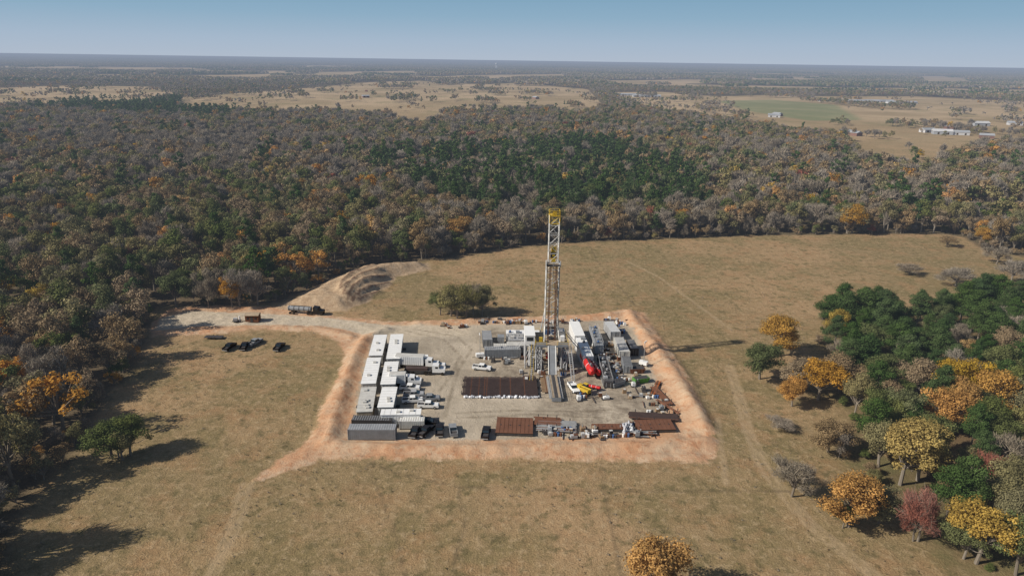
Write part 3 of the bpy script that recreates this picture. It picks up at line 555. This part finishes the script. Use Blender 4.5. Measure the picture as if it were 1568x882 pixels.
for i,(n,a,c,W,h,cc,rf,q) in enumerate([("mud_tank",(879,492),(888,514),3.4,4.2,'white','white',.2),("mud_tank",(889,517),(901,545),3.2,4.4,'white','white',.2),("mud_tank",(908,500),(918,530),2.8,3.0,'lgrey','grey',1),("mud_tank",(922,548),(932,585),2.6,2.0,'dark','dark',1),
   ("mud_tank",(775,508),(826,508),3.2,3.2,'white','white',.4),("mud_tank",(778,518),(818,518),3.2,3.0,'offw','lgrey',1),("generator_house",(776,526),(815,526),3.0,3.2,'lgrey','offw',.5),("generator_house",(762,514),(772,514),2.6,3,'grey','grey',.5)]):
    two(n,mudtank,a,c,W,h,c=cc,seed=i,roof=rf,cl_=q)
def redtank():
    b=MB(); b.cyl((-6,0,2.4),(6,0,2.4),1.15,'red',16); b.cyl((-6.7,0,2.4),(-6,0,2.4),.5,'red',16,1.15); b.cyl((6,0,2.4),(6.9,0,2.4),1.15,'red',16,.4)
    for x in (-4,0,4): b.box(x,0,0,.3,2.0,1.4,'dark')
    b.cyl((1.0,0,2.4),(1.3,0,2.4),1.19,'white',16); b.cyl((-2.8,0,2.4),(-2.6,0,2.4),1.19,'white',16)
    b.box(0,0,3.5,11,.5,.08,'dark'); b.cyl((3,0,3.4),(3,0,4.0),.3,'grey'); b.cyl((-4,0,3.4),(-4,0,4.0),.3,'grey')
    return b.mesh("storage_tank_mesh")
rm=redtank(); x,y=G(899,568); obj("red_storage_tank",rm,(x,y,0),math.radians(97),(1,1,1.1)); x,y=G(911,572); obj("red_storage_tank",rm,(x,y,0),math.radians(102),(.6,.7,.8))
x,y=G(908,596); obj("red_storage_tank",rm,(x,y,0),math.radians(155),(.35,.5,.4))
# ---------------------------------------------------------------- drilling rig
b=MB(); r=random.Random(3)
def lattice(x0,x1,y0,y1,z0,z1,bay,m_,leg,br,front=True,cross=True):
    n=max(1,round((z1-z0)/bay)); cs=[(x0,y0),(x1,y0),(x1,y1),(x0,y1)]
    for c in cs: b.beam((*c,z0),(*c,z1),leg,m_)
    for i in range(n+1):
        z=z0+(z1-z0)*i/n
        for k in range(4):
            a,c=cs[k],cs[(k+1)%4]
            if k==0 and not front: continue
            b.beam((*a,z),(*c,z),br*1.1,m_)
            if i<n:
                z2=z0+(z1-z0)*(i+1)/n
                if (i+k)%2==0 or cross: b.beam((*a,z),(*c,z2),br,m_)
                if (i+k)%2==1 or cross: b.beam((*c,z),(*a,z2),br,m_)
FX=4.9; FY=5.4
for sx in (-1,1):
    lattice(min(sx*4.7,sx*3.0),max(sx*4.7,sx*3.0),-FY+.6,FY-.6,0.2,8.2,4,'lgrey',.28,.16)
    b.box(sx*3.9,0,0,2.4,11,.5,'dark'); b.beam((sx*3.9,-4.8,.5),(sx*3.9,4.8,8.2),.25,'lgrey'); b.beam((sx*3.9,4.8,.5),(sx*3.9,-4.8,8.2),.25,'lgrey')
b.box(0,0,8.2,FX*2,FY*2,.5,'grey'); b.box(0,0,8.71,FX*2-.4,FY*2-.4,.06,'tan')
b.rail([(-1.6,-FY,8.7),(-FX,-FY,8.7),(-FX,FY,8.7),(FX,FY,8.7),(FX,-FY,8.7),(1.6,-FY,8.7)],'yellow',1.2,.07)
for sx in (-1,1): b.box(sx*3.3,-FY+.05,8.8,3.0,.08,1.1,'lgrey')
b.cyl((0,0,0),(0,0,2.2),.7,'dark',12); b.box(0,0,2.2,2.6,.9,.8,'red'); b.box(0,0,3.2,2.4,.9,.7,'red'); b.cyl((0,0,4),(0,0,5.4),.75,'red',12); b.cyl((0,0,5.4),(0,0,8.2),.35,'steel')
b.box(-6.6,.5,8.2,3.0,8.0,2.8,'white'); b.box(-6.6,.5,11.0,3.2,8.2,.15,'white'); b.box(-6.6,-3.52,9.4,2.0,.06,1.2,'glass')
for yy in (-2.8,.8,4.2): b.beam((-7.9,yy,0),(-7.9,yy,8.2),.22,'lgrey'); b.beam((-7.9,yy,.2),(-4.9,yy,8.2),.18,'lgrey')
b.box(0,4.2,8.77,3.6,2.0,1.6,'blue'); b.cyl((-1.7,4.2,10.6),(1.7,4.2,10.6),.7,'dark',14); b.box(3.6,3.4,8.77,1.8,2.6,1.6,'lgrey'); b.box(3.3,-2.5,8.77,1.2,1.4,1.9,'white'); b.box(-3.3,-2.8,8.77,1.0,1.0,1.5,'yellow'); b.cyl((0,0,8.7),(0,0,9.1),1.0,'dark',14)
def stair(p,q,m_='lgrey',wd=.9):
    p=Vector(p);q=Vector(q);d=(q-p); sd_=Vector((-d.y,d.x,0)).normalized()*wd/2
    for s_ in (-1,1): b.beam(p+sd_*s_,q+sd_*s_,.12,m_); b.beam(p+sd_*s_+Vector((0,0,1)),q+sd_*s_+Vector((0,0,1)),.06,m_)
    n=int(d.length/.6)
    for i in range(n): c=p+d*(i/n); b.beam(c-sd_,c+sd_,.12,'lgrey')
stair((-6.5,-13,0.2),(-5.6,-4,8.3),'yellow'); stair((6.0,-12,0.2),(5.4,-3,8.3)); stair((-12,7,.2),(-5.5,5.0,8.3)); stair((12,5.0,.2),(5.2,4.6,8.3))
zb=8.8; zm=33.; zt=47.0
lattice(-1.95,1.95,-.2,2.8,zb,zm,2.9,'mast',.19,.12,front=True,cross=False)
lattice(-1.45,1.45,0,2.4,zm,zt,2.6,'mast',.20,.12,cross=False)
for sx in (-1,1): b.beam((sx*3.0,5.0,zb),(sx*1.95,2.8,zb+8),.22,'mast'); b.beam((sx*2.4,-4.2,zb),(sx*1.95,-.2,zb+4.5),.2,'mast')
for i in range(4):
    for j in range(3):
        for sx in (-1,1): b.cyl((sx*(.85+.15*i),-1.6+.28*j,zb),(sx*(.65+.16*i),-.85+.18*j,zm-.4),.04,('rust','pipe')[i%2],5)
b.box(0,-1.0,zm-.6,4.0,1.6,.12,'dark')
for i in range(7): b.beam((-1.8+.6*i,-2.0,zm-.4),(-1.8+.6*i,-.3,zm-.4),.10,'dark')
b.rail([(-2.1,-.3,zm-.5),(-2.1,-1.9,zm-.5),(2.1,-1.9,zm-.5),(2.1,-.3,zm-.5)],'grey',1.2,.08); b.box(-2.05,-1.0,zm-.5,.08,1.7,1.2,'grey'); b.box(2.05,-1.0,zm-.5,.08,1.7,1.2,'grey')
b.box(0,1.2,zt,3.0,2.8,.35,'yellow'); b.box(0,1.2,zt+.35,1.2,1.6,.9,'yellow'); b.rail([(-1.5,-.2,zt+.35),(1.5,-.2,zt+.35),(1.5,2.6,zt+.35),(-1.5,2.6,zt+.35),(-1.5,-.2,zt+.35)],'yellow',1.3,.11)
for i in range(4): b.cyl((-.75+.42*i,1.2,zt+1.4),(-.55+.42*i,1.2,zt+1.4),.6,'dark',14)
for k in range(4): b.beam(((-1.45,1.45)[k%2],(0,2.4)[k//2],zt-2.2),((-1.5,1.5)[k%2],(-.1,2.5)[k//2],zt+.3),.18,'yellow')
b.beam((-1.45,0,zt-2.2),(1.45,0,zt-.1),.14,'yellow'); b.beam((1.45,0,zt-2.2),(-1.45,0,zt-.1),.14,'yellow'); b.beam((-1.45,0,zt-2.2),(1.45,0,zt-2.2),.16,'yellow')
b.cyl((1.0,1.2,zt+1.2),(1.0,1.2,zt+2.8),.04,'dark',4)
for sx in (-.35,-.12,.12,.35): b.cyl((sx,1.0,zt),(sx,.9,37.4),.03,'dark',4)
b.box(0,.8,36.2,1.3,.9,1.4,'yellow'); b.box(0,.8,34.4,1.7,1.2,1.8,'dark'); b.box(0,.4,33.3,1.2,.9,1.2,'yellow'); b.box(0,.18,35.0,.8,.2,.8,'yellow'); b.cyl((0,.8,9.2),(0,.8,33.3),.07,'steel',6)
b.cyl((1.6,-.1,zb),(1.6,.1,28),.09,'dark',5); b.cyl((-1.7,2.5,zb),(-1.4,2.4,zt),.07,'dark',5)
for i in range(9):
    t0=i/9*math.pi; t1=(i+1)/9*math.pi; b.cyl((1.6-.7*(1-math.cos(t0)),.3,28-7*math.sin(t0)+ (6*i/9)),(1.6-.7*(1-math.cos(t1)),.3,28-7*math.sin(t1)+(6*(i+1)/9)),.07,'dark',5)
for sx in (-1.1,1.1): b.beam((sx,-5.4,8.6),(sx,-10.5,1.6),.25,'steel')
b.add([(-1.1,-5.4,8.6),(1.1,-5.4,8.6),(1.1,-10.5,1.5),(-1.1,-10.5,1.5)],[(0,1,2,3)],'grey')
b.box(0,-17.5,.2,2.6,14.5,1.2,'grey'); b.box(0,-17.5,1.41,.8,14.4,.08,'dark'); b.box(-.85,-17.5,1.41,.6,14.4,.05,'tan'); b.box(.85,-17.5,1.41,.6,14.4,.05,'tan')
for sx in (-1.7,1.7): b.rail([(sx,-24.5,1.0),(sx,-11,1.0)],'lgrey',1.0,.05); b.box(sx,-17.5,.9,.6,14,.08,'steel')
RX,RY=G(842,558); obj("drilling_rig",b.mesh("drilling_rig_mesh"),(RX,RY,0),math.radians(1.5))
b=MB(); b.cyl((0,0,.3),(0,0,7.2),.65,'lgrey',12); b.cyl((0,0,7.2),(0,0,7.7),.65,'lgrey',12,.2); b.box(0,0,0,2,2,.3,'dark'); b.cyl((.2,0,7.5),(.2,0,9.3),.12,'steel'); b.cyl((.6,0,2),(3,0,2),.12,'steel'); b.rail([(-.9,-.9,5.5),(.9,-.9,5.5)],'yellow')
at("gas_separator",b.mesh("gas_separator_mesh"),812,560)
# ---------------------------------------------------------------- racks
def rack(n,L,r_,m_,layers=1,end=None):
    b=MB(); W=n*r_*2.15
    for y in (-L*.35,0,L*.35): b.box(0,y,0,W+.6,.3,.5,'dark'); b.box(-W/2-.25,y,.5,.15,.2,.8,'dark'); b.box(W/2+.25,y,.5,.15,.2,.8,'dark')
    rr=random.Random(n)
    for l in range(layers):
        for i in range(n-l):
            x=-W/2+r_*1.07+(i+.5*l)*r_*2.15; o=rr.uniform(-.25,.25); z=.5+r_+l*r_*1.8
            b.cyl((x,-L/2+o,z),(x,L/2+o,z),r_,m_ if rr.random()<.88 else 'rust',6)
    return b.mesh("pipe_rack_mesh")
x,y=G(766,594); obj("pipe_rack",rack(95,12.0,.105,'pipe',1),(x,y,0),math.radians(1))
b=MB(); 
for i in range(44): b.cyl((-10.5+i*.48,random.uniform(-.3,.3),random.uniform(.1,.4)),(-10+i*.48,random.uniform(-.3,.3),random.uniform(.1,.4)),random.uniform(.25,.5),'tarp',7)
x,y=G(768,609); obj("tarpaulin_roll",b.mesh("tarpaulin_roll_mesh"),(x,y,0),math.radians(1))
for px,py,a in [(852,655,(20,10,.13,'steel')),(838,648,(12,7,.16,'rust')),(1000,640,(14,13,.12,'pipe')),(980,664,(8,8,.12,'steel'))]:
    x,y=G(px,py); obj("pipe_rack",rack(*a),(x,y,0),math.radians(86))
for px,py,a,d in [(1012,608,(7,11,.14,'rust'),14),(1004,596,(5,9,.12,'orange'),-22),(835,590,(10,11,.12,'wood'),2),(1022,625,(4,9,.12,'rust'),30)]:
    x,y=G(px,py); obj("pipe_rack",rack(*a),(x,y,0),math.radians(d))
def mats(L,W,m_,n=9,h=.9):
    b=MB()
    for i in range(n): b.box(-L/2+(i+.5)*L/n,0,.1,L/n-.08,W,h,m_)
    for y in (-W/2-.05,W/2+.05): b.box(0,y,.2,L,.1,h-.2,'dark'); b.cyl((-L/2,y*1.02,h+.1),(L/2,y*1.02,h+.1),.08,m_)
    for i in range(4): b.box(-L/2+L*(i+.5)/4,0,h+.1,.3,.3,.12,'dark')
    return b.mesh("steel_bin_mesh")
for px,py,L,W,an in [(788,656,9.5,7.5,-2),(1002,655,9.8,5.0,4),(930,658,8.0,2.4,2)]:
    x,y=G(px,py); obj("rusty_steel_platform",mats(L,W,'rust'),(x,y,0),math.radians(an))
b=MB(); b.box(0,0,.7,4.2,1.5,1.0,'yellow'); b.box(-1.6,0,1.7,1.2,1.5,.5,'yellow'); b.box(.2,.5,1.7,1.3,.9,1.2,'glass'); b.box(.2,.5,2.9,1.4,1.0,.1,'yellow')
b.cyl((-2,-.5,2.1),(3.2,-.5,2.5),.2,'yellow',6); b.beam((3.2,-.5,2.5),(3.4,-.5,.9),.2,'dark'); b.box(3.9,-.9,.8,1.2,.12,.1,'dark'); b.box(3.9,-.1,.8,1.2,.12,.1,'dark')
for x in (-1.5,1.5):
    for y in (-.95,.95): b.cyl((x,y-.22,.6),(x,y+.22,.6),.6,'rubber',12)
fm=b.mesh("telehandler_mesh"); at("telehandler",fm,894,602,math.radians(-50))
def skip(c):
    b=MB(); b.ext([(-2.2,.2),(1.8,.2),(2.4,1.5),(-2.4,1.5)],-1.1,1.1,c); b.box(0,0,1.45,4.3,2.0,.08,'dark')
    for x in (-1.5,-.5,.5,1.5):
        for y in (-1.13,1.13): b.box(x,y,.25,.1,.07,1.2,c)
    return b.mesh("waste_skip_mesh")
at("waste_skip",skip('green'),981,585,.3); at("waste_skip",skip('rust'),975,570,.1); at("waste_skip",skip('grey'),945,590,.6)
def ltower():
    b=MB(); b.box(0,0,.5,2.6,1.3,1.1,'white'); b.cyl((0,0,1.6),(0,0,8),.09,'steel',6); b.beam((0,-.8,8),(0,.8,8),.1,'dark')
    for y in (-.7,-.25,.25,.7): b.box(.1,y,7.9,.15,.35,.35,'white')
    for y in (-.7,.7): b.cyl((0,y-.1,.35),(0,y+.1,.35),.35,'rubber',10)
    b.beam((1.3,0,.5),(2.5,0,.4),.1,'dark'); return b.mesh("light_tower_mesh")
lt=ltower()
for px,py in [(735,548),(985,560)]: at("light_tower",lt,px,py,random.random()*6)
def crates(seed,wd,dp,n,pal=('wood','lgrey','dark','white','rust','grey','tan')):
    r=random.Random(seed); b=MB()
    for i in range(n):
        x,y=r.uniform(-wd/2,wd/2),r.uniform(-dp/2,dp/2); k=r.random(); c=r.choice(pal); a=r.uniform(-.2,.2)+r.choice([0,1.57])
        if k<.35:
            b.box(x,y,0,1.2,1.0,.14,'wood',a); h=r.uniform(.4,1.2); b.box(x,y,.14,1.0,.85,h,c,a); b.box(x,y,.14+h,.6,.85,.05,'offw',a)
        elif k<.55:
            for j in range(3): b.cyl((x+.65*j,y,0),(x+.65*j,y,.9),.3,r.choice(['blue','dark','rust','white']),10)
        elif k<.8:
            L=r.uniform(2,6); 
            for j in range(3): b.cyl((x-L/2*math.cos(a),y-L/2*math.sin(a)+j*.25,.2),(x+L/2*math.cos(a),y+L/2*math.sin(a)+j*.25,.2),.1,r.choice(['pipe','rust','steel']),6)
        else:
            L=r.uniform(1.5,3); b.box(x,y,.1,L,1.2,.2,'dark',a); b.box(x,y,.3,L*.6,1.0,r.uniform(.5,1.3),c,a); b.cyl((x,y,.4),(x,y,1.7),.15,'steel')
    return b.mesh("supply_pallets_mesh")
for i,(px,py,wd,dp,n) in enumerate([(690,501,11,2,8),(785,494,26,3,40),(860,494,12,3,12),(905,610,10,4,6),(870,663,16,3,22),(905,668,12,2,14),(960,657,4,5,8),(975,600,8,10,12),(955,575,9,10,18),(930,540,8,14,18),(940,560,10,10,20),(862,560,6,14,10),(815,575,7,8,10),(800,552,16,6,18),(1005,625,8,8,8),(755,550,10,6,8),(948,500,10,16,14),(980,668,10,2,8),(575,650,12,3,6)]):
    at("supply_pallets",crates(i,wd,dp,n),px,py,.03)
b=MB(); r=random.Random(5)
for i in range(30): a=r.random()*6.28; q=r.uniform(0,1.6); b.cyl((math.cos(a)*q,math.sin(a)*q,0),(math.cos(a)*q+r.uniform(-.5,.5),math.sin(a)*q+r.uniform(-.5,.5),r.uniform(.8,2.2)),r.uniform(.3,.6),'tarp',6,.15)
at("plastic_sheet_pile",b.mesh("plastic_sheet_pile_mesh"),960,660)
def shed(L,W,Hh,wall,roof):
    b=MB(); b.box(0,0,.2,L,W,Hh,wall); b.ext([(-L/2-.2,Hh+.2),(L/2+.2,Hh+.2),(L/2+.2,Hh+.3),(-L/2-.2,Hh+.3)],-W/2-.2,W/2+.2,roof)
    b.add([(-L/2-.2,-W/2-.3,Hh+.31),(L/2+.2,-W/2-.3,Hh+.31),(L/2+.2,0,Hh+.8),(-L/2-.2,0,Hh+.8),(-L/2-.2,W/2+.3,Hh+.31),(L/2+.2,W/2+.3,Hh+.31)],[(0,1,2,3),(3,2,5,4),(0,3,4),(1,5,2)],roof)
    b.box(0,-W/2-.03,.25,.95,.05,2,'dark'); b.box(-L*.3,-W/2-.03,1.2,.8,.05,.7,'glass'); b.box(L*.3,-W/2-.03,1.2,.8,.05,.7,'glass'); return b.mesh("shed_mesh")
at("site_shed",shed(4.6,3.0,2.4,'rust','tan'),388,492,.05)
b=MB(); b.box(0,0,.6,3,1.6,.12,'dark'); b.box(-.4,0,.72,1.4,1.2,1.0,'lgrey'); b.cyl((1.0,0,.72),(1.0,0,2.4),.3,'white'); b.beam((1.5,0,.6),(2.9,0,.5),.12,'dark')
for y in (-.9,.9): b.cyl((0,y-.1,.35),(0,y+.1,.35),.35,'rubber',10)
um=b.mesh("utility_trailer_mesh"); at("utility_trailer",um,363,494,.2)
b=MB(); b.box(0,0,.5,6,2.2,.15,'dark'); b.beam((3,0,.5),(4.4,0,.45),.14,'dark')
for x in (-.6,.6):
    for y in (-1.1,1.1): b.cyl((x,y-.1,.38),(x,y+.1,.38),.38,'rubber',10)
at("utility_trailer",b.mesh("flat_trailer_mesh"),328,518,0)
# ---------------------------------------------------------------- distant buildings
def barn(L,W,Hh,wall,roof):
    b=MB(); b.box(0,0,0,L,W,Hh,wall); b.add([(-L/2-.5,-W/2-.5,Hh),(L/2+.5,-W/2-.5,Hh),(L/2+.5,0,Hh+W*.22),(-L/2-.5,0,Hh+W*.22),(-L/2-.5,W/2+.5,Hh),(L/2+.5,W/2+.5,Hh)],[(0,1,2,3),(3,2,5,4),(0,3,4),(1,5,2)],roof)
    for i in range(max(2,int(L/9))): b.box(-L/2+(i+.5)*L/max(2,int(L/9)),-W/2-.05,.4,2.2,.1,Hh*.6,'dark')
    return b.mesh("barn_mesh")
bl=barn(75,14,3.5,'farwhite','fargrey'); bs=barn(20,11,4,'farwhite','fargrey'); bh=barn(16,11,4,'farred','fargrey'); bw=barn(24,13,4.5,'fargrey','farwhite')
for px,py,me in [(1275,156,bl),(1310,157,bl),(1345,157,bl),(1380,159,bl),(965,147,bl),(990,149,bl)]: at("poultry_barn",me,px,py,.05)
for px,py,me in [(1420,203,bs),(1442,206,bw),(1470,207,bs),(1500,193,bw),(1553,192,bs),(1298,206,bs),(1185,180,bs)]: at("farm_building",me,px,py,random.uniform(-.4,.4))
for px,py in [(1308,208),(1455,198),(1510,212),(560,150),(820,152),(1190,178)]: at("farm_house",bh,px,py,random.random()*3)
b=MB(); 
for k in range(6): a=k*1.047; b.beam((math.cos(a)*9,math.sin(a)*9,0),(math.cos(a)*7,math.sin(a)*7,42),1.3,'farwhite')
b.cyl((0,0,0),(0,0,42),2.2,'farwhite',10); b.cyl((0,0,40),(0,0,46),5,'farwhite',16,11); b.cyl((0,0,46),(0,0,54),11,'farwhite',16); b.cyl((0,0,54),(0,0,59),11,'farwhite',16,2)
at("water_tower",b.mesh("water_tower_mesh"),760,107)
